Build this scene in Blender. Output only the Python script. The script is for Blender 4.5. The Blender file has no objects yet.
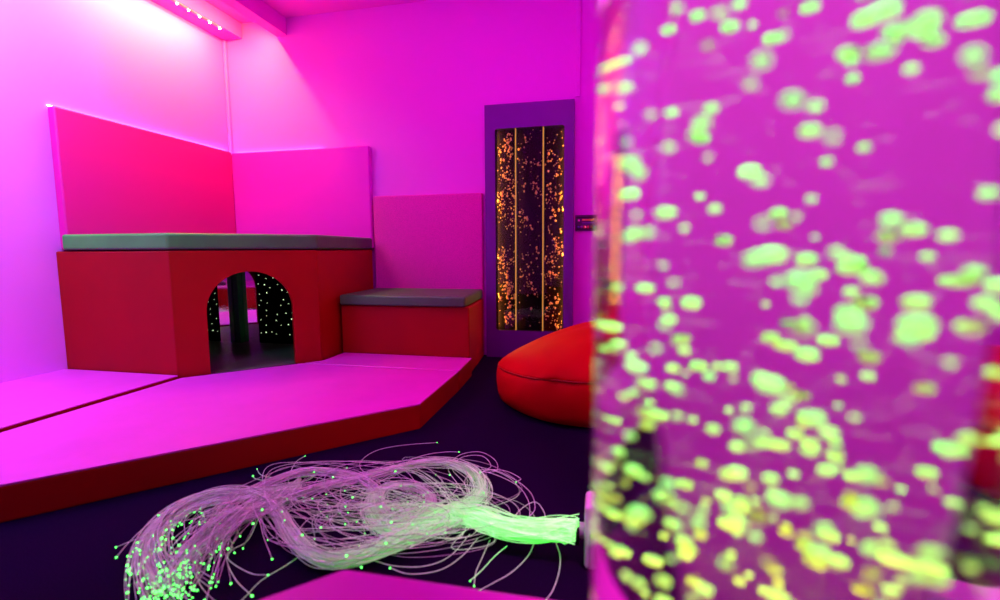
import bpy, bmesh, math, random
from mathutils import Vector, Matrix, noise

random.seed(11)
S = 0.72                       # camera height above the carpet, metres; the room is laid out in camera heights
SC = bpy.context.scene
COL = SC.collection

# ------------------------------------------------------------------ camera model
F, PIT, ROL, YAW = 478.994, 0.1026606, 0.0058358, -0.2127524
_fw = Vector((math.cos(YAW)*math.cos(PIT), math.sin(YAW)*math.cos(PIT), -math.sin(PIT)))
_rt = Vector((-math.sin(YAW), math.cos(YAW), 0))
_dn = _fw.cross(_rt)
if _dn.z > 0: _dn = -_dn
RT = _rt*math.cos(ROL) + _dn*math.sin(ROL)
DN = -_rt*math.sin(ROL) + _dn*math.cos(ROL)
FW = _fw

def W(u, v, z):                # u forward, v right, z up from the eye (camera heights) -> metres
    return Vector((v*S, u*S, (z+1)*S))
def at(x, y, z=-1.0):          # a floor point (u,v,z) under a picture pixel
    r = RT*((x-500)/F) + DN*((y-300)/F) + FW
    r = r*(z/r.z)
    return (r.x, r.y, z)
def bl(vec): return Vector((vec.y, vec.x, vec.z))

# ------------------------------------------------------------------ materials
MATS = {}
def nt(name):
    m = bpy.data.materials.new(name); m.use_nodes = True
    t = m.node_tree; t.nodes.clear()
    out = t.nodes.new('ShaderNodeOutputMaterial')
    return m, t, out
def pbr(name, col, rough=0.5, bump=0.0, scale=60, var=0.0, vscale=8, spec=0.5, metal=0.0, sheen=0.0, coat=0.0, detail=4):
    if name in MATS: return MATS[name]
    m, t, out = nt(name)
    b = t.nodes.new('ShaderNodeBsdfPrincipled')
    b.inputs['Roughness'].default_value = rough
    b.inputs['Metallic'].default_value = metal
    b.inputs['Specular IOR Level'].default_value = spec
    b.inputs['Coat Weight'].default_value = coat
    b.inputs['Sheen Weight'].default_value = sheen
    tc = t.nodes.new('ShaderNodeTexCoord')
    if var > 0:
        n = t.nodes.new('ShaderNodeTexNoise'); n.inputs['Scale'].default_value = vscale; n.inputs['Detail'].default_value = 6
        r = t.nodes.new('ShaderNodeValToRGB')
        c1 = [min(1, c*(1+var)) for c in col]; c0 = [c*(1-var) for c in col]
        r.color_ramp.elements[0].position = .3; r.color_ramp.elements[1].position = .7
        r.color_ramp.elements[0].color = (*c0, 1); r.color_ramp.elements[1].color = (*c1, 1)
        t.links.new(tc.outputs['Object'], n.inputs['Vector']); t.links.new(n.outputs['Fac'], r.inputs['Fac'])
        t.links.new(r.outputs['Color'], b.inputs['Base Color'])
    else:
        b.inputs['Base Color'].default_value = (*col, 1)
    if bump > 0:
        n2 = t.nodes.new('ShaderNodeTexNoise'); n2.inputs['Scale'].default_value = scale; n2.inputs['Detail'].default_value = detail
        bp = t.nodes.new('ShaderNodeBump'); bp.inputs['Strength'].default_value = bump; bp.inputs['Distance'].default_value = .01
        t.links.new(tc.outputs['Object'], n2.inputs['Vector']); t.links.new(n2.outputs['Fac'], bp.inputs['Height'])
        t.links.new(bp.outputs['Normal'], b.inputs['Normal'])
    t.links.new(b.outputs[0], out.inputs[0])
    MATS[name] = m; return m
def emit(name, col, strength):
    if name in MATS: return MATS[name]
    m, t, out = nt(name)
    e = t.nodes.new('ShaderNodeEmission'); e.inputs['Color'].default_value = (*col, 1); e.inputs['Strength'].default_value = strength
    t.links.new(e.outputs[0], out.inputs[0]); MATS[name] = m; return m
def glass(name, ior, rough=0.0, col=(1,1,1)):
    m, t, out = nt(name)
    g = t.nodes.new('ShaderNodeBsdfGlass'); g.inputs['IOR'].default_value = ior; g.inputs['Roughness'].default_value = rough
    g.inputs['Color'].default_value = (*col, 1)
    t.links.new(g.outputs[0], out.inputs[0]); MATS[name] = m; return m

WALL = pbr('light tinted wall paint', (.88, .11, .88), .6, .03, 120)  # magenta room light put into the wall colour by cutting its green
CEIL = pbr('ceiling paint', (.88, .06, .80), .7, .02, 100)
RED = pbr('red vinyl', (.33, .0006, .001), .5, .10, 9, .06, 5, spec=.22)
GREEN = pbr('green vinyl', (.06, .21, .055), .45, .18, 14, .10, 9)
LILAC = pbr('pale pink vinyl', (.82, .025, .62), .40, .22, 7, .05, 5, detail=6)
ROSE = pbr('rose pad vinyl', (.78, .002, .30), .55, .05, 8, spec=.25)
PINK = pbr('pink pad vinyl', (.84, .006, .74), .55, .05, 8, spec=.25)
FLECK = pbr('flecked pink fabric', (.78, .018, .48), .75, .35, 240, .22, 190)
CARPET = pbr('purple carpet', (.016, .0002, .034), .95, .9, 420, .35, 300, .02)
PURPLE = pbr('purple laminate', (.15, .001, .28), .5, .02, 60)
BLACK = pbr('black board', (.0015, .001, .0015), .7, .02, 60, spec=.05)
DARKRUB = pbr('dark brown vinyl floor pad', (.10, .07, .07), .40, .35, 6, .15, 8)
DKGREEN = pbr('dark green vinyl', (.03, .50, .12), .5, .08, 14)
BEAN = pbr('red bean bag vinyl', (.56, .0002, .005), .55, .30, 6, .05, 5, detail=5, spec=.05)
WHITEP = pbr('white plastic', (.80, .62, .80), .35, .02, 60)
GREYP = pbr('dark grey plastic', (.03, .03, .035), .4, .02, 60)
METAL = pbr('brushed steel', (.7, .7, .72), .3, .05, 60, metal=1)
MIRROR = pbr('acrylic mirror', (.92, .92, .92), .02, 0, metal=1)
LEDW = emit('warm led', (1, .72, .70), 30)
LEDV = emit('violet led', (.85, .70, 1), 30)
TAPE = pbr('led tape strip', (.75, .30, .45), .5, .03, 60)

# ------------------------------------------------------------------ mesh helpers
def link(name, bm, mat, parent=None, origin=None, smooth=True, bevel=False, flatcaps=False):
    """bm is in metres, world space; origin is where the object's own zero goes."""
    o0 = Vector(origin) if origin is not None else (parent_loc(parent) if parent else Vector((0, 0, 0)))
    me = bpy.data.meshes.new(name)
    bmesh.ops.recalc_face_normals(bm, faces=bm.faces)
    if smooth:
        for f in bm.faces: f.smooth = True
    if flatcaps:
        bm.normal_update()
        for f in bm.faces:
            if abs(f.normal.z) > .7: f.smooth = False
    bm.to_mesh(me); bm.free()
    me.transform(Matrix.Translation(-o0))
    ms = mat if isinstance(mat, (list, tuple)) else [mat]
    for x in ms: me.materials.append(x)
    ob = bpy.data.objects.new(name, me); COL.objects.link(ob)
    if parent:
        ob.parent = parent
        ob.location = o0 - parent_loc(parent)
    else:
        ob.location = o0
    if bevel:
        w = ob.modifiers.new('weighted', 'WEIGHTED_NORMAL'); w.keep_sharp = True; w.weight = 80
    return ob
def parent_loc(p):
    v = Vector(p.location)
    while p.parent: p = p.parent; v = v + Vector(p.location)
    return v
def tag(o, label, cat, group=None):
    o['label'] = label; o['category'] = cat
    if group: o['group'] = group
    return o
def thing(name, loc, label, cat, group=None):
    o = bpy.data.objects.new(name, None); COL.objects.link(o); o.location = loc; o.empty_display_size = .1
    return tag(o, label, cat, group)
def struct(name, bm, mat, **k):
    o = link(name, bm, mat, **k); o['kind'] = 'structure'; return o

def prism(bm, pts, z0, z1, bev=0.0, seg=3, mi=0):
    """closed polygon pts [(u,v)] extruded from z0 to z1 (camera heights), edges rounded by bev metres"""
    n = len(pts)
    a = [bm.verts.new(W(u, v, z0)) for u, v in pts]; b = [bm.verts.new(W(u, v, z1)) for u, v in pts]
    fs = [bm.faces.new(a[::-1]), bm.faces.new(b)]
    for i in range(n):
        j = (i+1) % n; fs.append(bm.faces.new((a[i], a[j], b[j], b[i])))
    for f in fs: f.material_index = mi
    if bev > 0:
        es = list({e for f in fs for e in f.edges})
        bmesh.ops.bevel(bm, geom=es, offset=bev, segments=seg, profile=.5, affect='EDGES', clamp_overlap=True)
    return bm
def box(bm, u0, u1, v0, v1, z0, z1, bev=0.0, seg=3, mi=0):
    return prism(bm, [(u0, v0), (u1, v0), (u1, v1), (u0, v1)], z0, z1, bev, seg, mi)
def lathe(bm, cx, cy, prof, n=48, close=True):
    """prof [(r, z)] metres round a vertical axis at (cx, cy) metres"""
    rings = []
    for r, z in prof:
        if r < 1e-6: rings.append([bm.verts.new((cx, cy, z))])
        else: rings.append([bm.verts.new((cx+r*math.cos(2*math.pi*i/n), cy+r*math.sin(2*math.pi*i/n), z)) for i in range(n)])
    for A, B in zip(rings, rings[1:]):
        for i in range(n):
            j = (i+1) % n
            if len(A) == 1 and len(B) == 1: continue
            if len(A) == 1: bm.faces.new((A[0], B[i], B[j]))
            elif len(B) == 1: bm.faces.new((A[i], A[j], B[0]))
            else: bm.faces.new((A[i], A[j], B[j], B[i]))
    return bm
def tube(bm, pts, rad, sides=5, uvl=None, cap=True, tone=.8):
    """a thin tube through pts (metres)"""
    n = len(pts); prev = None; rings = []; d = 0; ds = []
    for i, p in enumerate(pts):
        t = (pts[min(i+1, n-1)] - pts[max(i-1, 0)])
        if t.length < 1e-9: t = Vector((1, 0, 0))
        t.normalize()
        if prev is None:
            nx = t.orthogonal().normalized()
        else:
            nx = prev - t*prev.dot(t)
            nx = nx.normalized() if nx.length > 1e-6 else t.orthogonal().normalized()
        prev = nx; ny = t.cross(nx)
        r = rad(i/(n-1)) if callable(rad) else rad
        rings.append([bm.verts.new(p + (nx*math.cos(2*math.pi*k/sides) + ny*math.sin(2*math.pi*k/sides))*r) for k in range(sides)])
        if i: d += (p-pts[i-1]).length
        ds.append(d)
    for i in range(n-1):
        for k in range(sides):
            l = (k+1) % sides
            f = bm.faces.new((rings[i][k], rings[i][l], rings[i+1][l], rings[i+1][k]))
            if uvl is not None:
                for lp, q in zip(f.loops, (ds[i], ds[i], ds[i+1], ds[i+1])): lp[uvl].uv = (q, tone)
    if cap:
        bm.faces.new(rings[0][::-1]); bm.faces.new(rings[-1])
    return bm
def ico(bm, c, r, sub=1, sx=1, sy=1, sz=1, rot=None):
    m = Matrix.Translation(c)
    if rot is not None: m = m @ rot
    m = m @ Matrix.Diagonal((r*sx, r*sy, r*sz, 1))
    return bmesh.ops.create_icosphere(bm, subdivisions=sub, radius=1, matrix=m)
def catmull(P, per=10):
    out = []
    Q = [P[0]*2-P[1]] + P + [P[-1]*2-P[-2]]
    for i in range(1, len(Q)-2):
        a, b, c, d = Q[i-1], Q[i], Q[i+1], Q[i+2]
        for k in range(per):
            t = k/per
            out.append(.5*((2*b) + (c-a)*t + (2*a-5*b+4*c-d)*t*t + (3*b-a-3*c+d)*t**3))
    out.append(P[-1].copy()); return out
N = bmesh.new

# ------------------------------------------------------------------ the room
UB, VL, VR, UF, ZC = 4.42, -3.815, 1.36, -2.2, 2.29
T = .12
struct('floor', box(N(), UF-T, UB+T, VL-T, VR+T, -1.12, -1), CARPET, smooth=False)
struct('ceiling', box(N(), UF-T, UB+T, VL-T, VR+T, ZC, ZC+T), CEIL, smooth=False)
struct('wall_left', box(N(), UF-T, UB+T, VL-T, VL, -1, ZC), WALL, smooth=False)
struct('wall_back', box(N(), UB, UB+T, VL, VR, -1, ZC), WALL, smooth=False)
struct('wall_right', box(N(), UF-T, UB+T, VR, VR+T, -1, ZC), WALL, smooth=False)
struct('wall_front', box(N(), UF-T, UF, VL, VR, -1, ZC), WALL, smooth=False)
# dropped beam, boxed-in ledge along the left wall, conduit in the corner, cover strip by the panel
struct('trim_1', box(N(), UF, UB, -3.21, -3.09, 2.125, ZC, .004, 2), CEIL, bevel=True)
struct('trim_2', box(N(), UF, UB, VL, -3.597, 2.14, ZC, .004, 2), CEIL, bevel=True)
bm = N(); box(bm, UB-.035, UB, VL, VL+.035, -1, 2.14, .006, 2)
struct('trim_3', bm, WALL, bevel=True)
struct('trim_4', box(N(), UB-.018, UB, -.262, -.222, 1.34, ZC, .004, 2), WALL, bevel=True)

# ------------------------------------------------------------------ LED strip under the ledge
def led_strip(u0, u1, v, z, label, mat, step=.118):
    t = thing('led_strip', W((u0+u1)/2, v, z), label, 'led strip')
    b = box(N(), u0, u1, v-.018, v+.018, z-.006, z, .001, 1)
    link('tape', b, TAPE, t)
    k = 0; u = u1-.02; first = None
    while u > u0 and k < 30:
        if first is None:
            b = N(); ico(b, W(u, v, z-.012), .0062, 2)
            first = link('led', b, mat, t, origin=W(u, v, z-.012))
        else:
            c = first.copy(); COL.objects.link(c); c.parent = t
            c.location = W(u, v, z-.012) - parent_loc(t)
        u -= step; k += 1
    return t
led_strip(2.72, 4.17, -3.62, 2.1402, 'warm white dotted light strip under the ceiling ledge, ending at the room corner', LEDW)
led_strip(.35, 2.69, -3.62, 2.1402, 'violet white dotted light strip under the ceiling ledge, nearer the camera end', LEDV)

# ------------------------------------------------------------------ floor mats: pale top, red sides
def mat_pad(poly, z0, z1, label, lip=.008, group=None):
    c = [sum(p[0] for p in poly)/len(poly), sum(p[1] for p in poly)/len(poly)]
    t = thing('floor_mat', W(c[0], c[1], z0), label, 'mat')
    link('side_band', prism(N(), poly, z0, z1-.009, .004, 2), RED, t, bevel=True)
    link('top_cover', prism(N(), poly, z1-.0085, z1, .004, 3), LILAC, t, bevel=True)
    return t
G = .006
mat_pad([(-.30, VL), (2.672, VL), (2.672, -2.835), (-.30, -2.835)], -1, -.836,
        'pale pink padded floor mat lying between the left wall and the big mat')
mat_pad([(.62, -2.812), (2.672, -2.812), (3.215, -2.255), (3.215, -1.0), (2.464, -.998), (.62, -2.842+.03)], -1, -.853,
        'big pale pink floor mat with red sides and a slanted front edge before the den')
mat_pad([(3.228, -2.25), (3.31, -2.17), (3.34, -2.145), (3.635, -2.145), (3.635, -1.02), (3.228, -1.0)], -1, -.853,
        'narrow pale pink floor mat in front of the low red step')

# ------------------------------------------------------------------ corner den (play platform)
den = thing('play_den', W(3.5, -3.0, -1), 'red padded corner den with green top and an arched doorway', 'play den')
ZT = .012
th = .055
link('side_panel', prism(N(), [(2.68, VL+.002), (2.68, -2.843), (2.68+th, -2.82), (2.68+th, VL+.002)], -1, ZT, .008, 3), RED, den, bevel=True)
link('side_panel', prism(N(), [(3.341, -2.172), (4.352, -2.215), (4.352, -2.215-th), (3.32, -2.172-th)], -1, ZT, .008, 3), RED, den, bevel=True)
# front panel with the arch cut out
def arch_panel():
    b = N()
    d = Vector((1, 1, 0)).normalized(); nrm = Vector((1, -1, 0)).normalized()
    O = Vector((2.682, -2.838, 0)); L = (Vector((3.337, -2.174, 0)) - O).length
    d = (Vector((3.337, -2.174, 0)) - O).normalized(); nrm = Vector((d.y, -d.x, 0))
    s0, s1, zs = .187, .748, -.42
    r = (s1-s0)/2; cs = (s0+s1)/2
    # outline as a strip of quads: outer border <-> arch border
    inner = [(s0, -1)] + [(s0, -1+(zs+1)*k/6) for k in range(1, 7)]
    inner += [(cs - r*math.cos(math.pi*k/28), zs + r*math.sin(math.pi*k/28)) for k in range(1, 28)]
    inner += [(s1, zs-(zs+1)*k/6) for k in range(0, 7)]
    outer = []
    for (s, z) in inner:
        if z <= zs: outer.append((0 if s < cs else L, z))
        else:
            a = math.atan2(z-zs, s-cs)
            tx = (L-cs)/abs(math.cos(a)) if math.cos(a) > 1e-6 else (cs/abs(math.cos(a)) if math.cos(a) < -1e-6 else 1e9)
            tz = (ZT-zs)/math.sin(a)
            tt = min(tx, tz); outer.append((cs+tt*math.cos(a), zs+tt*math.sin(a)))
    def P(s, z, k):
        q = O + d*s + nrm*k; return W(q.x, q.y, z)
    fr = [[b.verts.new(P(s, z, k)) for s, z in L_] for k in (0, th) for L_ in (inner, outer)]
    i0, o0, i1, o1 = fr
    n = len(inner)
    for k in range(n-1):
        b.faces.new((i0[k], i0[k+1], o0[k+1], o0[k])); b.faces.new((i1[k], o1[k], o1[k+1], i1[k+1]))
        b.faces.new((i0[k], i1[k], i1[k+1], i0[k+1])); b.faces.new((o0[k], o0[k+1], o1[k+1], o1[k]))
    for e in (0, n-1): b.faces.new((i0[e], o0[e], o1[e], i1[e]))
    # fill the two top corners
    for (sx) in (0, L):
        cand = [k for k in range(n) if abs(outer[k][0]-sx) < 1e-4 and outer[k][1] > zs]
        top = [k for k in range(n) if abs(outer[k][1]-ZT) < 1e-4]
        ka = max(cand, key=lambda k: outer[k][1]); kb = min(top, key=lambda k: abs(outer[k][0]-sx))
        if abs(ka-kb) == 1 and outer[ka][1] < ZT-1e-4 and abs(outer[kb][0]-sx) > 1e-4:
            vf = b.verts.new(P(sx, ZT, 0)); vb = b.verts.new(P(sx, ZT, th))
            b.faces.new((o0[ka], o0[kb], vf)); b.faces.new((o1[kb], o1[ka], vb))
            b.faces.new((o0[ka], vf, vb, o1[ka])); b.faces.new((o0[kb], o1[kb], vb, vf))
            f = [q for q in b.faces if set(q.verts) == {o0[ka], o0[kb], o1[ka], o1[kb]}]
            bmesh.ops.delete(b, geom=f, context='FACES_ONLY')
    return b
link('front_panel', arch_panel(), RED, den, smooth=False)
# raised rim round the doorway
cap = [(2.672, VL+.076), (2.672, -2.846), (3.334, -2.158), (4.352, -2.212), (4.352, VL+.076)]
link('top_cushion', prism(N(), cap, .020, .131, .014, 4), GREEN, den, bevel=True)
link('deck_board', prism(N(), [(2.75, VL+.01), (2.75, -2.86), (3.37, -2.29), (4.352, -2.29), (4.352, VL+.01)], -.03, .008), BLACK, den, smooth=False)
bm = N()
prism(bm, [(2.745, VL+.01), (2.745, -2.853), (3.365, -2.29), (4.352, -2.29), (4.352, VL+.01)], -1, -.862, .01, 3)
link('floor_pad', bm, DARKRUB, den, bevel=True)
link('corner_post', box(N(), 3.868, 3.924, -3.414, -3.358, -.86, -.032, .006, 3), DKGREEN, den, bevel=True)
# mirrors that stand behind the post, and a board of star lights
t = thing('mirror_panel', W(3.4, -3.42, -.86), 'mirror panel inside the den, left of the dark green post', 'mirror')
link('mirror_sheet', box(N(), 2.80, 3.925, -3.423, -3.416, -.861, -.035), MIRROR, t, smooth=False)
link('backing', box(N(), 2.80, 3.925, -3.438, -3.424, -.861, -.035), BLACK, t, smooth=False)
t = thing('mirror_panel', W(3.97, -3.2, -.86), 'mirror panel inside the den, right of the dark green post', 'mirror')
link('mirror_sheet', box(N(), 3.926, 3.933, -3.415, -3.20, -.861, -.035), MIRROR, t, smooth=False)
link('backing', box(N(), 3.934, 3.948, -3.415, -3.20, -.861, -.035), BLACK, t, smooth=False)
t = thing('star_light_board', W(3.97, -2.6, -.86), 'black board of tiny star lights inside the den at the right', 'light board')
link('board', box(N(), 3.926, 3.948, -3.195, -2.29, -.861, -.035, .002, 1), BLACK, t, smooth=False)
STAR = emit('star led', (.65, .9, .5), 2.2)
first = None
rs = random.Random(5)
spots = []
while len(spots) < 98:
    v = rs.uniform(-3.18, -2.34); z = rs.uniform(-.80, -.06)
    if all((v-a)**2+(z-b)**2 > .0025 for a, b in spots): spots.append((v, z))
for v, z in spots:
    p = W(3.922, v, z)
    if first is None:
        b = N(); ico(b, p, .0034, 1); first = link('star_led', b, STAR, t, origin=p)
    else:
        c = first.copy(); COL.objects.link(c); c.parent = t; c.location = p - parent_loc(t)
        c.scale = [rs.uniform(.6, 1.15)]*3

# ------------------------------------------------------------------ low step
st = thing('padded_step', W(4.0, -1.58, -1), 'low red padded step with a green top beside the den', 'step')
link('body', prism(N(), [(3.638, -2.162), (4.352, -2.19), (4.352, -1.10), (3.638, -1.038)], -1, -.446, .010, 3), RED, st, bevel=True)
link('top_cushion', prism(N(), [(3.60, -2.15), (4.352, -2.19), (4.352, -1.103), (3.60, -1.056)], -.444, -.357, .014, 4), GREEN, st, bevel=True)

# ------------------------------------------------------------------ wall pads
def wall_pad(u0, u1, v0, v1, z0, z1, m, label):
    b = box(N(), u0, u1, v0, v1, z0, z1, .012, 4)
    o = link('wall_pad', b, m, origin=W((u0+u1)/2, (v0+v1)/2, z0), bevel=True)
    return tag(o, label, 'wall pad')
wall_pad(2.715, 4.352, VL+.001, VL+.070, .022, 1.022, ROSE, 'deep rose padded wall panel on the left wall above the den')
wall_pad(4.356, 4.419, VL+.037, -2.222, .022, 1.014, PINK, 'bright pink padded wall panel on the back wall above the den')
wall_pad(4.358, 4.419, -2.20, -1.105, -.99, .533, FLECK, 'flecked pink padded wall panel behind the low step')
# glow strips added on top of the pads for the bright line above them
def added_rim_glow(u0, u1, v0, v1, z, m, label):
    b = box(N(), u0, u1, v0, v1, z, z+.006, .001, 1)
    return tag(link('led_strip', b, m, origin=W((u0+u1)/2, (v0+v1)/2, z)), label, 'led strip')  # made-up glow strip over the pad, no fitted LED tape
RIM = emit('rim glow', (1, .6, .95), 22)
RIM2 = emit('rim glow pink', (1, .45, .5), 12)
added_rim_glow(2.72, 4.36, VL+.001, VL+.013, 1.024, RIM, 'added glow line on top of the rose pad along the left wall')
added_rim_glow(4.406, 4.418, VL+.06, -2.75, 1.016, RIM2, 'added glow line on top of the bright pink pad along the back wall')

# ------------------------------------------------------------------ bubble panel on the back wall
bp = thing('bubble_wall_display', W(4.43, -.67, -1), 'tall purple framed black panel of orange lit bubbles on the back wall', 'bubble display')
v0, v1, w0, w1 = -1.072, -.268, -.977, -.353
z1, z0, y1, y0 = 1.304, -1.0, 1.092, -.742
UF0, UF1 = 4.345, 4.4195
def ring_frame():
    b = N(); rr = .022
    inn = []
    for (cv, cz, a0) in ((w1-rr, y1-rr, 0), (w0+rr, y1-rr, 90), (w0+rr, y0+rr, 180), (w1-rr, y0+rr, 270)):
        for k in range(7):
            a = math.radians(a0+15*k); inn.append((cv+rr*math.cos(a), cz+rr*math.sin(a)))
    outc = [(v1, z1), (v0, z1), (v0, z0), (v1, z0)]
    def V(p, u): return b.verts.new(W(u, p[0], p[1]))
    fi = [V(p, UF0) for p in inn]; bi = [V(p, UF1-.01) for p in inn]
    fo = [V(p, UF0) for p in outc]; bo = [V(p, UF1) for p in outc]
    n = len(inn)
    for k in range(n):
        q = (k+1) % n; b.faces.new((fi[k], fi[q], bi[q], bi[k])).material_index = 1
        if k % 7 != 6: b.faces.new((fo[k//7], fi[k], fi[q]))
        else: b.faces.new((fo[k//7], fi[k], fi[q], fo[(k//7+1) % 4]))
    for k in range(4):
        q = (k+1) % 4; b.faces.new((fo[k], fo[q], bo[q], bo[k]))
    return b
link('frame', ring_frame(), [PURPLE, BLACK], bp, smooth=False)
link('backing', box(N(), UF1-.012, UF1-.002, w0-.02, w1+.02, y0-.02, y1+.02), BLACK, bp, smooth=False)
LINE = emit('edge lit acrylic', (1, .40, .07), .75)
for vv in (-.790, -.540):
    link('divider', box(N(), UF0+.012, UF1-.014, vv-.005, vv+.005, y0+.001, y1-.001), GREYP, bp, smooth=False)
    link('light_line', box(N(), UF0+.008, UF0+.0115, vv-.0045, vv+.0045, y0+.002, y1-.002), LINE, bp, smooth=False)
def bubble_mat():
    m, t, out = nt('panel bubble')
    d = t.nodes.new('ShaderNodeBsdfPrincipled'); d.inputs['Base Color'].default_value = (.9, .52, .18, 1)
    d.inputs['Roughness'].default_value = .25; d.inputs['Transmission Weight'].default_value = .35; d.inputs['IOR'].default_value = 1.33
    t.links.new(d.outputs[0], out.inputs[0]); return m
PB = bubble_mat()
rb = random.Random(21)
cols = ((w0+.01, -.798, 420), (-.782, -.548, 190), (-.532, w1-.01, 300))
for (a, b_, n) in cols:
    bm = N()
    k = 0
    while k < n:
        if rb.random() < .30:     # clusters
            cv, cz = rb.uniform(a+.02, b_-.02), rb.uniform(y0+.03, y1-.04); m = rb.randint(3, 8)
            P = [(cv+rb.gauss(0, .018), cz+rb.gauss(0, .028)) for _ in range(m)]
        else: P = [(rb.uniform(a, b_), rb.uniform(y0+.01, y1-.02))]
        for (cv, cz) in P:
            cv = min(max(cv, a+.005), b_-.005); cz = min(max(cz, y0+.01), y1-.01)
            r = .0036 if rb.random() < .75 else rb.uniform(.005, .0085)
            r *= rb.uniform(.7, 1.25)
            ico(bm, W(rb.uniform(UF0+.02, UF1-.022), cv, cz), r, 1, 1, 1, rb.uniform(.8, 1.5)); k += 1
    o = link('bubbles', bm, PB, bp); o['kind'] = 'stuff'
m_, t_, out_ = nt('panel window')
g1 = t_.nodes.new('ShaderNodeBsdfTransparent'); g1.inputs[0].default_value = (.96, .96, .96, 1)
g2 = t_.nodes.new('ShaderNodeBsdfGlossy'); g2.inputs['Roughness'].default_value = .03; g2.inputs['Color'].default_value = (1, 1, 1, 1)
mx = t_.nodes.new('ShaderNodeMixShader'); mx.inputs[0].default_value = .02
t_.links.new(g1.outputs[0], mx.inputs[1]); t_.links.new(g2.outputs[0], mx.inputs[2]); t_.links.new(mx.outputs[0], out_.inputs[0])
link('window', box(N(), UF0+.003, UF0+.006, w0+.0005, w1-.0005, y0+.0005, y1-.0005), m_, bp, smooth=False)

# ------------------------------------------------------------------ control plate beside the panel
cp = thing('control_plate', W(4.41, -.155, .17), 'small dark control plate with coloured keys on the wall right of the panel', 'control panel')
link('plate', box(N(), 4.402, 4.4203, -.255, -.055, .170, .314, .003, 2), pbr('control plate purple', (.10, .02, .14), .4), cp, bevel=True)
def key(v0, v1, z0, z1, m, nm='button'):
    link(nm, box(N(), 4.3965, 4.4018, v0, v1, z0, z1, .001, 1), m, cp)
link('bezel', box(N(), 4.399, 4.4019, -.243, -.067, .285, .300, .001, 1), GREYP, cp)
link('bezel', box(N(), 4.399, 4.4019, -.243, -.067, .184, .228, .001, 1), GREYP, cp)
key(-.195, -.090, .262, .277, pbr('yellow key', (.85, .45, .08), .4), 'label_bar')
key(-.232, -.214, .256, .274, pbr('pink key', (.95, .10, .7), .4))
key(-.195, -.090, .240, .248, pbr('violet key', (.25, .03, .5), .4), 'label_bar')
for k, c in enumerate(((.10, .05, .35), (.3, .02, .3), (.8, .02, .12), (.6, .02, .1), (.25, .12, .05), (.1, .04, .3))):
    key(-.236+.028*k, -.216+.028*k, .194, .218, pbr('key colour %d' % k, c, .4))
key(-.167, -.159, .202, .210, emit('status lamp', (1, .25, .4), 3), 'status_lamp')

# ------------------------------------------------------------------ bean bag
def bean():
    b = N(); n, m = 112, 46
    cu, cv, R0 = 3.24, -.05, .66
    prof = [(.0, .0), (.30, .0), (.56, .004), (.62, .02), (.648, .06), (.66, .11), (.664, .16), (.66, .20), (.652, .232), (.645, .243), (.650, .252), (.640, .275),
            (.60, .325), (.54, .372), (.46, .416), (.37, .452), (.27, .480), (.17, .498), (.08, .507), (0, .51)]
    # resample
    P = catmull([Vector((r, z, 0)) for r, z in prof], 3)
    P[0] = Vector((0, 0, 0)); P[-1] = Vector((0, .51, 0))
    rings = []
    for r, z, _ in P:
        r = max(r, 0)
        ring = []
        for k in range(n if r > 1e-4 else 1):
            a = 2*math.pi*k/n
            du, dv = math.cos(a), math.sin(a)
            rr, zz = r, z
            # slouch: the seat dips to the left/front, the back rises to the right
            h = max(0, z-.2)/.31
            zz += .042*min(1, z/.24)*max(0, -du)*(r/.66)
            zz += h*(.15*(r*dv)/.66 + .03*(r*du)/.66) + h*.0
            # pleats at the seam
            s = math.exp(-((z-.243)/.035)**2)
            rr *= 1 + .006*s*math.sin(a*34+math.sin(a*3)*2) - .006*s
            w = math.exp(-((a-math.radians(197))/.085)**2)
            q = math.exp(-((z-.243)/.07)**2)
            rr *= 1 - .036*w*q
            w2 = math.exp(-((a-math.radians(203))/.05)**2); rr *= 1 + .03*w2*math.exp(-((z-.27)/.05)**2)
            nz = noise.noise(Vector((du*r*2.4, dv*r*2.4, z*5))) ; rr *= 1 + .022*nz*min(1, z/.05)
            zz += .014*noise.noise(Vector((du*r*4+9, dv*r*4, z*3)))*h
            fold = math.exp(-((z-.035)/.03)**2)*math.sin(a*9+1)*.008
            rr *= 1 + fold
            ring.append(b.verts.new(W(cu+rr*du, cv+rr*dv, -1+zz)))
        rings.append(ring)
    for A_, B_ in zip(rings, rings[1:]):
        for k in range(n):
            j = (k+1) % n
            if len(A_) == 1 and len(B_) == 1: continue
            if len(A_) == 1: b.faces.new((A_[0], B_[k], B_[j]))
            elif len(B_) == 1: b.faces.new((A_[k], A_[j], B_[0]))
            else: b.faces.new((A_[k], A_[j], B_[j], B_[k]))
    return b, cu, cv
b, cu, cv = bean()
bb = thing('bean_bag', W(cu, cv, -1), 'big round red bean bag on the purple carpet by the back wall', 'bean bag')
body = link('cover', b, BEAN, bb)
pts = []
for k in range(121):
    a = 2*math.pi*k/120; R_ = .648*(1-.025*math.exp(-((a-math.radians(197))/.085)**2))
    h = (.043)/.31
    nz = noise.noise(Vector((math.cos(a)*.645*2.4, math.sin(a)*.645*2.4, .243*5)))
    R_ *= 1+.022*nz
    pts.append(W(cu+R_*math.cos(a)*1.0, cv+R_*math.sin(a), -1+.243+.041*max(0, -math.cos(a))+h*(.15*math.sin(a)+.03*math.cos(a))))
link('seam_piping', tube(N(), pts, .0045, 6, cap=False), RED, bb)

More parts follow.
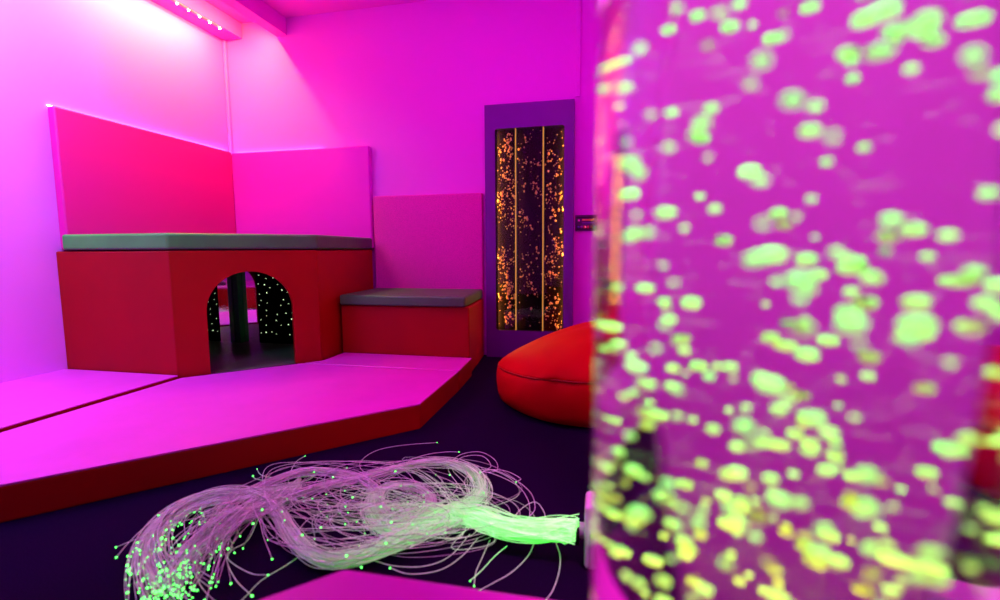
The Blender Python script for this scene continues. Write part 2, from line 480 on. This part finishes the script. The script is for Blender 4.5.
# ------------------------------------------------------------------ fibre-optic light box
lb = thing('light_source_box', W(1.48, .15, -1), 'white fibre optic light box on the carpet behind the bubble tube', 'light box')
link('case', box(N(), 1.425, 1.535, -.045, .36, -.995, -.785, .010, 4), WHITEP, lb, bevel=True)
link('front_plate', box(N(), 1.420, 1.4245, -.030, .345, -.985, -.87, .002, 2), pbr('grey plate', (.45, .40, .45), .4), lb, bevel=True)
bm = N(); c0 = W(1.475, -.045, -.893)
tube(bm, [c0 + Vector((x, 0, 0)) for x in (.002, -.004, -.009, -.012)], .017, 20)
link('port', bm, WHITEP, lb)
for (u, v) in ((1.45, 0), (1.45, .32), (1.51, 0), (1.51, .32)):
    bm = N(); box(bm, u-.02, u+.02, v-.02, v+.02, -1, -.9945, .001, 1); link('foot', bm, GREYP, lb)

# ------------------------------------------------------------------ fibre-optic bundle
fb = thing('fibre_optic_bundle', W(1.5, -.7, -1), 'tangled bundle of white fibre optic strands with glowing green ends on the carpet', 'fibre optic lights')
def strand_mat():
    m, t, out = nt('optical fibre')
    b_ = t.nodes.new('ShaderNodeBsdfPrincipled'); b_.inputs['Base Color'].default_value = (.92, .72, .90, 1)
    b_.inputs['Roughness'].default_value = .3; b_.inputs['Specular IOR Level'].default_value = .6
    uv = t.nodes.new('ShaderNodeUVMap'); uv.uv_map = 'length'
    sx = t.nodes.new('ShaderNodeSeparateXYZ')
    # light leaking from the strand sides fades with the length from the light box
    mr = t.nodes.new('ShaderNodeMapRange'); mr.inputs['From Min'].default_value = .02; mr.inputs['From Max'].default_value = 1.0
    mr.inputs['To Min'].default_value = 1; mr.inputs['To Max'].default_value = 0
    pw = t.nodes.new('ShaderNodeMath'); pw.operation = 'POWER'; pw.inputs[1].default_value = 2.0
    ns = t.nodes.new('ShaderNodeTexNoise'); ns.inputs['Scale'].default_value = 420; ns.inputs['Detail'].default_value = 2
    tc = t.nodes.new('ShaderNodeTexCoord')
    gt = t.nodes.new('ShaderNodeMapRange'); gt.inputs['From Min'].default_value = .64; gt.inputs['From Max'].default_value = .70
    mu = t.nodes.new('ShaderNodeMath'); mu.operation = 'MULTIPLY'; mu.inputs[1].default_value = .5
    ad = t.nodes.new('ShaderNodeMath'); ad.operation = 'MULTIPLY_ADD'; ad.inputs[1].default_value = 1.0
    L = t.links.new
    L(uv.outputs[0], sx.inputs[0]); L(sx.outputs['X'], mr.inputs['Value']); L(mr.outputs[0], pw.inputs[0])
    L(tc.outputs['Object'], ns.inputs['Vector']); L(ns.outputs['Fac'], gt.inputs['Value']); L(gt.outputs[0], mu.inputs[0])
    L(pw.outputs[0], ad.inputs[0]); L(mu.outputs[0], ad.inputs[2])
    b_.inputs['Emission Color'].default_value = (.05, 1, .04, 1)
    L(ad.outputs[0], b_.inputs['Emission Strength'])
    cr = t.nodes.new('ShaderNodeValToRGB'); cr.color_ramp.elements[0].color = (.42, .28, .42, 1); cr.color_ramp.elements[1].color = (1, .90, 1, 1)
    cr.color_ramp.elements[0].position = .05; cr.color_ramp.elements[1].position = .95
    L(sx.outputs['Y'], cr.inputs[0]); L(cr.outputs[0], b_.inputs['Base Color'])
    L(b_.outputs[0], out.inputs[0]); return m
FIB = strand_mat()
TIP = emit('fibre end', (.10, 1, .12), 4.2)
rf = random.Random(3)
def px(pts, z=-.965):
    out = []
    for p in pts:
        q = at(p[0], p[1], z if len(p) < 3 else p[2]); out.append(W(*q))
    return out
TRUNK = [(577, 536, -.905), (560, 536, -.915), (535, 537, -.925), (505, 532, -.935), (478, 522, -.945), (457, 518, -.95)]
ROPE = {
 'low': TRUNK[:-1] + [(455, 520), (430, 529), (400, 544), (370, 557), (342, 564), (318, 560), (300, 548), (287, 532), (274, 513), (256, 500), (232, 496), (203, 500), (178, 511), (160, 526), (148, 546), (147, 568), (156, 590), (165, 604)],
 'mid': TRUNK[:-1] + [(458, 516), (438, 522), (410, 534), (385, 533), (371, 515), (376, 497), (393, 488), (418, 490), (432, 502), (425, 520), (400, 526), (381, 512), (377, 494), (362, 482), (338, 475), (305, 473), (272, 483), (240, 496), (200, 505), (172, 519), (156, 541), (158, 568), (176, 592)],
 'top': TRUNK + [(470, 508), (481, 496), (478, 482), (466, 471), (446, 464), (420, 465), (388, 473), (355, 482), (320, 490), (283, 502), (252, 516), (222, 530), (196, 546), (184, 562), (182, 582), (196, 600)],
}
tips = []
sbm = N(); suv = sbm.loops.layers.uv.new('length')
def strand(bm, uvl, base, rad, width, t_end, seed, lift=.0, fan=.0, wob=.35):
    r_ = random.Random(seed)
    n = len(base); m = max(8, int(n*t_end))
    a0 = r_.uniform(0, 6.28); rr0 = width*math.sqrt(r_.random()); rr1 = width*math.sqrt(r_.random())
    k1, k2 = r_.uniform(1.5, 5), r_.uniform(1, 4); p1, p2 = r_.uniform(0, 6.28), r_.uniform(0, 6.28)
    fx, fy = r_.gauss(0, fan), r_.gauss(0, fan)
    pts = []
    for i in range(m):
        t = i/(n-1)
        tn = (base[min(i+1, n-1)]-base[max(i-1, 0)]); tn.z = 0
        tn = tn.normalized() if tn.length > 1e-9 else Vector((1, 0, 0))
        sd = Vector((-tn.y, tn.x, 0))
        amp = 1.25 if t < .2 else max(.75, 1.25-(t-.2)*2)
        o1 = amp*(rr0*math.cos(a0 + t*k1*2) + .6*rr1*wob*math.sin(p1+t*k2*6))
        o2 = amp*(rr0*math.sin(a0 + t*k1*2) + .4*rr1*math.cos(p2+t*k2*5))
        e = max(0, (i-m*.80)/(m*.20))**1.6
        p = base[i] + sd*o1 + Vector((fx*e, fy*e, 0))
        p.z = max(.0035, base[i].z + abs(o2)*.9 + lift*math.sin(min(1, t*1.3)*math.pi) - e*.01)
        pts.append(p)
    tube(bm, pts, rad, 4, uvl, tone=r_.random())
    tips.append(pts[-1])
sd = 100
for name, cnt, wd in (('low', 130, .024), ('mid', 85, .022), ('top', 85, .024)):
    base = catmull(px(ROPE[name]), 5)
    for k in range(cnt):
        sd += 1
        te = rf.uniform(.86, 1.0) if rf.random() < .9 else rf.uniform(.70, .9)
        strand(sbm, suv, base, .0010, wd*rf.choice((.6, .8, 1, 1, 1.5)), te, sd, 0, .022)
# the tangle: wandering loops between the ropes
for k in range(72):
    sd += 1; r_ = random.Random(sd)
    P = [TRUNK[0], TRUNK[2], TRUNK[3], (478+r_.uniform(-6, 6), 520, -.95)]
    cx, cy = r_.uniform(330, 470), r_.uniform(485, 535)
    a = r_.uniform(0, 6.28); sg = r_.choice((-1, 1)); R_ = r_.uniform(30, 85)
    for j in range(r_.randint(5, 9)):
        a += sg*r_.uniform(.6, 1.1)
        x = cx + R_*math.cos(a)*1.15; y = cy + R_*math.sin(a)*.42
        P.append((min(max(x, 262), 535), min(max(y, 460), 572), r_.uniform(-.98, -.88)))
        cx += r_.uniform(-16, 8); R_ *= r_.uniform(.85, 1.12)
    base = catmull(px(P), 8)
    strand(sbm, suv, base, .00085, .006, 1, sd, 0, 0, 0)
# ends gathered on the left
for k in range(105):
    sd += 1; r_ = random.Random(sd)
    a = r_.choice(('low', 'mid', 'top'))
    x0, y0_ = r_.uniform(225, 262), r_.uniform(494, 520)
    ex, ey = (r_.gauss(212, 22), r_.gauss(534, 15)) if r_.random() < .55 else (r_.gauss(178, 28), r_.gauss(582, 12))
    P = [(300, 484+r_.uniform(-4, 8), -.96), (x0+20, y0_-6, -.95), (x0, y0_, -.94), ((x0+ex)/2+r_.uniform(-18, 6), (y0_+ey)/2+r_.uniform(-8, 4), r_.uniform(-.97, -.92)), (ex, ey, r_.uniform(-.985, -.95))]
    base = catmull(px(P), 8)
    # these start inside the upper rope; shift their length so they stay pale
    n0 = len(sbm.faces)
    strand(sbm, suv, base, .0010, .008, 1, sd, 0, 0, 0)
    sbm.faces.ensure_lookup_table()
    for f in sbm.faces[n0:]:
        for lp in f.loops: lp[suv].uv.x += .8
o = link('strands', sbm, FIB, fb); o['kind'] = 'stuff'
# stray strands one can follow by eye
LOOSE = [
 [(455, 518), (430, 500), (385, 482), (362, 470), (362, 460), (378, 450), (405, 445), (437, 442.5)],
 [(455, 518), (445, 490), (420, 470), (408, 462), (425, 455), (445, 452), (459, 452)],
 [(478, 520), (462, 490), (448, 468), (460, 455), (480, 452), (495, 460), (497, 470), (485, 472), (470, 467)],
 [(478, 520), (466, 486), (452, 468), (463, 457), (482, 456), (491, 466), (480, 473)],
 [(478, 520), (470, 484), (490, 470), (512, 478), (530, 492), (535, 508), (528, 518)],
 [(478, 520), (465, 480), (485, 472), (515, 484), (528, 500), (530, 518)],
 [(478, 520), (468, 475), (500, 470), (520, 478), (516, 482)],
 [(505, 530), (520, 510), (535, 502), (544, 512), (546, 526)],
 [(535, 541), (528, 556), (512, 572), (495, 582), (480, 590)],
 [(556, 543), (560, 556), (559, 572), (553, 590), (546, 600)],
 [(507, 546), (495, 556), (482, 570), (470, 581)],
 [(490, 540), (482, 558), (476, 572), (474, 586)],
 [(478, 538), (462, 556), (440, 570), (410, 574), (390, 568)],
 [(470, 534), (450, 556), (425, 566), (395, 566), (372, 560)],
 [(330, 475), (318, 474), (308, 480), (290, 484), (290, 474), (296, 462), (305, 456)],
 [(320, 475), (290, 478), (268, 477), (260, 474), (257, 469)],
 [(300, 474), (270, 480), (256, 479), (253, 476)],
 [(260, 515), (248, 540), (232, 550), (229, 560), (250, 573), (268, 575)],
 [(300, 556), (285, 566), (262, 580), (246, 596), (232, 610)],
 [(225, 530), (232, 545), (227, 560), (236, 580), (252, 596)],
]
LG = []
for k, P in enumerate(LOOSE):
    b = N(); ul = b.loops.layers.uv.new('length')
    base = catmull(px([(x, y, -.965-.02*rf.random()) for x, y in P]), 9)
    tube(b, base, .00095, 5, ul)
    off = .45 if k not in (10, ) else .05
    for f in b.faces:
        for lp in f.loops: lp[ul].uv.x += off
    link('stray_strand', b, FIB, fb); tips.insert(0, base[-1])
bm = N(); p0 = px([TRUNK[0]])[0]
tube(bm, [p0 + Vector((x, 0, 0)) for x in (-.004, .003, .006)], .019, 18)
link('ferrule', bm, BLACK, fb)
tipm = None; rest = N()
for k, p in enumerate(tips):
    if k < 100:
        if tipm is None:
            b = N(); ico(b, p, .0030, 1); tipm = link('strand_tip', b, TIP, fb, origin=p)
        else:
            c = tipm.copy(); COL.objects.link(c); c.parent = fb; c.location = p - parent_loc(fb)
            c.scale = [rf.uniform(.6, 1.2)]*3
    else: ico(rest, p, .0030*rf.uniform(.5, 1.1), 1)
o = link('strand_tips', rest, TIP, fb); o['kind'] = 'stuff'

# ------------------------------------------------------------------ foreground podium and bubble tube
ZP = -.60
pod = thing('podium_pad', W(.1, .3, -1), 'pink topped padded podium under the bubble tube in the foreground', 'podium')
PP = [(.779, -.476), (.28, -.975), (-.5, -.975), (-.95, -.5), (-.95, 1.15), (.779, 1.15)]
link('side_band', prism(N(), PP, -1, ZP-.03, .010, 3), RED, pod, bevel=True)
link('top_cover', prism(N(), PP, ZP-.029, ZP, .012, 4), LILAC, pod, bevel=True)

tag(link('padded_column', prism(N(), [(1.20, .272), (1.34, .272), (1.34, .490), (1.20, .490)], -.999, ZC-.001, .012, 4), pbr('dusty pink vinyl', (.52, .13, .50), .6, 0, spec=.2), origin=W(1.27, .39, -1), bevel=True),
    'square dusty pink padded column from carpet to ceiling right behind the bubble tube', 'column')
mw = thing('wall_mirror', W(.5, VR-.01, ZP+.03), 'large frameless wall mirror behind the bubble tube on the right wall', 'mirror')
link('mirror_sheet', box(N(), -.75, 2.1, VR-.008, VR-.004, ZP+.03, 1.35), MIRROR, mw, smooth=False)
link('backing', box(N(), -.75, 2.1, VR-.0038, VR+.0005, ZP+.03, 1.35), BLACK, mw, smooth=False)

RT_, DT = .1, .3                                   # tube radius and distance from the eye, metres
ang = YAW + math.radians(30.7)
cx, cy = DT*math.sin(ang), DT*math.cos(ang)
bt = thing('bubble_tube', (cx, cy, (1+ZP)*S), 'tall clear bubble tube full of green and yellow lit bubbles in the foreground', 'bubble tube')
zb, ztop = (1+ZP)*S, (1+ZP)*S + 1.50
ACR = glass('clear acrylic', 1.49)
WAT = glass('water in acrylic', 1.333/1.49)
link('tube_wall', lathe(N(), cx, cy, [(0, zb+.045), (RT_, zb+.045), (RT_, zb+.0455), (RT_, zb+.047)] + [(RT_, zb+.06+k*.07) for k in range(20)] + [(RT_, ztop-.002), (RT_, ztop-.0005), (RT_, ztop), (0, ztop)], 160), ACR, bt, flatcaps=True)
link('water', lathe(N(), cx, cy, [(0, zb+.050), (RT_-.004, zb+.050), (RT_-.004, zb+.0505), (RT_-.004, zb+.052)] + [(RT_-.004, zb+.06+k*.07) for k in range(20)] + [(RT_-.004, ztop-.006), (RT_-.004, ztop-.0045), (RT_-.004, ztop-.004), (0, ztop-.004)], 160), WAT, bt, flatcaps=True)
link('base_ring', lathe(N(), cx, cy, [(0, zb+.0005), (RT_+.035, zb+.0005), (RT_+.035, zb+.03), (RT_+.006, zb+.044), (0, zb+.044)], 64), GREYP, bt, flatcaps=True)
link('top_cap', lathe(N(), cx, cy, [(0, ztop+.001), (RT_+.006, ztop+.001), (RT_+.006, ztop+.04), (0, ztop+.05)], 64), GREYP, bt, flatcaps=True)
def bub_mat():
    m, t, out = nt('tube bubble')
    d = t.nodes.new('ShaderNodeBsdfDiffuse'); d.inputs[0].default_value = (.95, .95, .95, 1)
    tr = t.nodes.new('ShaderNodeBsdfTranslucent'); tr.inputs[0].default_value = (.95, .95, .95, 1)
    mx = t.nodes.new('ShaderNodeMixShader'); mx.inputs[0].default_value = .5
    t.links.new(d.outputs[0], mx.inputs[1]); t.links.new(tr.outputs[0], mx.inputs[2])
    t.links.new(mx.outputs[0], out.inputs[0]); return m
BUB = bub_mat()
rb = random.Random(77)
eye_z = S
vis = []; rest = N()
def spot_in_tube(zlo, zhi):
    a = rb.uniform(0, 6.283); r = (RT_-.012)*math.sqrt(rb.random())
    return Vector((cx+r*math.cos(a), cy+r*math.sin(a), rb.uniform(zlo, zhi)))
first = None
camd = bl(FW)
for k in range(100):
    p = spot_in_tube(eye_z-.19, eye_z+.15)
    if first is None:
        b = N(); ico(b, p, .0034, 2); first = link('bubble', b, BUB, bt, origin=p)
    else:
        c = first.copy(); COL.objects.link(c); c.parent = bt; c.location = p - parent_loc(bt)
        s = rb.uniform(.55, 1.3); c.scale = (s*rb.uniform(1, 1.5), s*rb.uniform(1, 1.5), s*.8)
for k in range(260):
    p = spot_in_tube(eye_z-.24, eye_z+.20); ico(rest, p, rb.uniform(.0014, .0034), 2, 1.25, 1.25, .85)
for k in range(160):
    p = spot_in_tube(eye_z-.24, eye_z-.06); ico(rest, p, rb.uniform(.0012, .0030), 2, 1.25, 1.25, .85)
for k in range(500):
    p = spot_in_tube(zb+.06, ztop-.02)
    if eye_z-.24 < p.z < eye_z+.2: continue
    ico(rest, p, rb.uniform(.0012, .0026), 1, 1.2, 1.2, .9)
o = link('bubbles', rest, BUB, bt); o['kind'] = 'stuff'

# ------------------------------------------------------------------ lights
def area(name, loc, target, sx, sy, col, power, spread=180):
    l = bpy.data.lights.new(name, 'AREA'); l.shape = 'RECTANGLE'; l.size = sx; l.size_y = sy; l.color = col; l.energy = power
    l.spread = math.radians(spread)
    o = bpy.data.objects.new(name, l); COL.objects.link(o); o.location = loc
    d = Vector(target) - Vector(loc)
    o.rotation_euler = d.to_track_quat('-Z', 'Y').to_euler(); return o
def point(name, loc, col, power, r=.02):
    l = bpy.data.lights.new(name, 'POINT'); l.color = col; l.energy = power; l.shadow_soft_size = r
    o = bpy.data.objects.new(name, l); COL.objects.link(o); o.location = loc; return o
def strip(name, u0, u1, v, z, col, power, tv, tz, spread=180):
    p = W((u0+u1)/2, v, z); q = W((u0+u1)/2, tv, tz)
    l = bpy.data.lights.new(name, 'AREA'); l.shape = 'RECTANGLE'; l.size = (u1-u0)*S; l.size_y = .012; l.color = col; l.energy = power; l.spread = math.radians(spread)
    o = bpy.data.objects.new(name, l); COL.objects.link(o); o.location = p
    d = (q-p).normalized(); x = Vector((0, 1, 0)); y = (-d).cross(x).normalized(); x = y.cross(-d).normalized()
    o.rotation_euler = Matrix((x, y, -d)).transposed().to_euler(); return o
strip('warm_strip_lamp', 2.76, 4.16, -3.62, 2.115, (1, .74, .06), 7.5, -4.5, 0)
strip('warm_beam_lamp', 3.0, 4.25, -3.235, 2.17, (1, .70, .08), 18, VL, 1.2)
strip('violet_strip_lamp', .35, 2.3, -3.62, 2.115, (.42, .95, 1), 13, -4.5, 0)
strip('violet_beam_lamp', .35, 2.3, -3.235, 2.17, (.42, .98, 1), 34, VL, 1.0, 125)
area('magenta_flood_lamp', W(2.4, -.7, 2.25), W(2.6, -.9, -1), 1.0, 1.0, (1, .004, .80), 12)
area('back_wall_fill', W(2.2, -.3, 2.2), W(4.48, -2.0, 1.2), .5, .5, (1, .002, 1), 8)  # unseen fill added to brighten the back wall
area('left_wall_fill', W(.5, -1.9, 2.1), W(2.0, -3.9, .0), .4, .4, (.12, .50, .75), 12, 110)  # unseen pale blue fill, added for the wash low on the left wall
area('podium_column_fill', W(.05, 1.0, 2.2), W(1.2, .38, .0), .3, .3, (1, .20, .85), 5.0, 50)  # added fill for the column behind the tube and the podium top
# tube base lamp, plus an added top fill that greens the upper bubbles
for nm, z, c, p in (('tube_base_lamp', zb+.09, (.70, .62, .03), 10), ('tube_top_fill', ztop-.08, (.20, 1, .20), 270)):
    point(nm, (cx, cy, z), c, p, .03)
# edge lamps of the bubble panel
def panel_lamp(nm, v, tv, power):
    p = W(UF0+.045, v, (y0+y1)/2); q = W(UF0+.045, tv, (y0+y1)/2)
    l = bpy.data.lights.new(nm, 'AREA'); l.shape = 'RECTANGLE'; l.size = (y1-y0)*S*.98; l.size_y = .02; l.color = (1, .34, .06); l.energy = power
    o = bpy.data.objects.new(nm, l); COL.objects.link(o); o.location = p
    d = (q-p).normalized(); x = Vector((0, 0, 1)); y = (-d).cross(x).normalized()
    o.rotation_euler = Matrix((x, y, -d)).transposed().to_euler()
panel_lamp('panel_edge_lamp', w0+.006, w1, 7)
panel_lamp('panel_middle_lamp', -.776, w1, 1.2)
panel_lamp('panel_side_lamp', w1-.006, w0, 4.5)

# ------------------------------------------------------------------ camera, world, view
cam = bpy.data.cameras.new('camera'); co = bpy.data.objects.new('camera', cam); COL.objects.link(co)
R_, U_, B_ = bl(RT), -bl(DN), -bl(FW)
co.matrix_world = Matrix.Translation((0, 0, S)) @ Matrix((R_, U_, B_)).transposed().to_4x4()
cam.sensor_width = 36; cam.sensor_fit = 'HORIZONTAL'; cam.lens = F/1000*36
cam.clip_start = .01
cam.dof.use_dof = True; cam.dof.focus_distance = 2.3; cam.dof.aperture_fstop = 2.2
SC.camera = co
w = bpy.data.worlds.new('world'); SC.world = w; w.use_nodes = True
w.node_tree.nodes['Background'].inputs[0].default_value = (.02, .008, .02, 1); w.node_tree.nodes['Background'].inputs[1].default_value = .3
vs = SC.view_settings
vs.view_transform = 'Standard'; vs.look = 'None'; vs.gamma = 1; vs.use_curve_mapping = False; vs.exposure = 0
SC.cycles.use_denoising = True
SC.cycles.max_bounces = 14; SC.cycles.transmission_bounces = 12; SC.cycles.diffuse_bounces = 5; SC.cycles.glossy_bounces = 6
SC.cycles.caustics_reflective = False; SC.cycles.caustics_refractive = False
SC.cycles.sample_clamp_indirect = 6
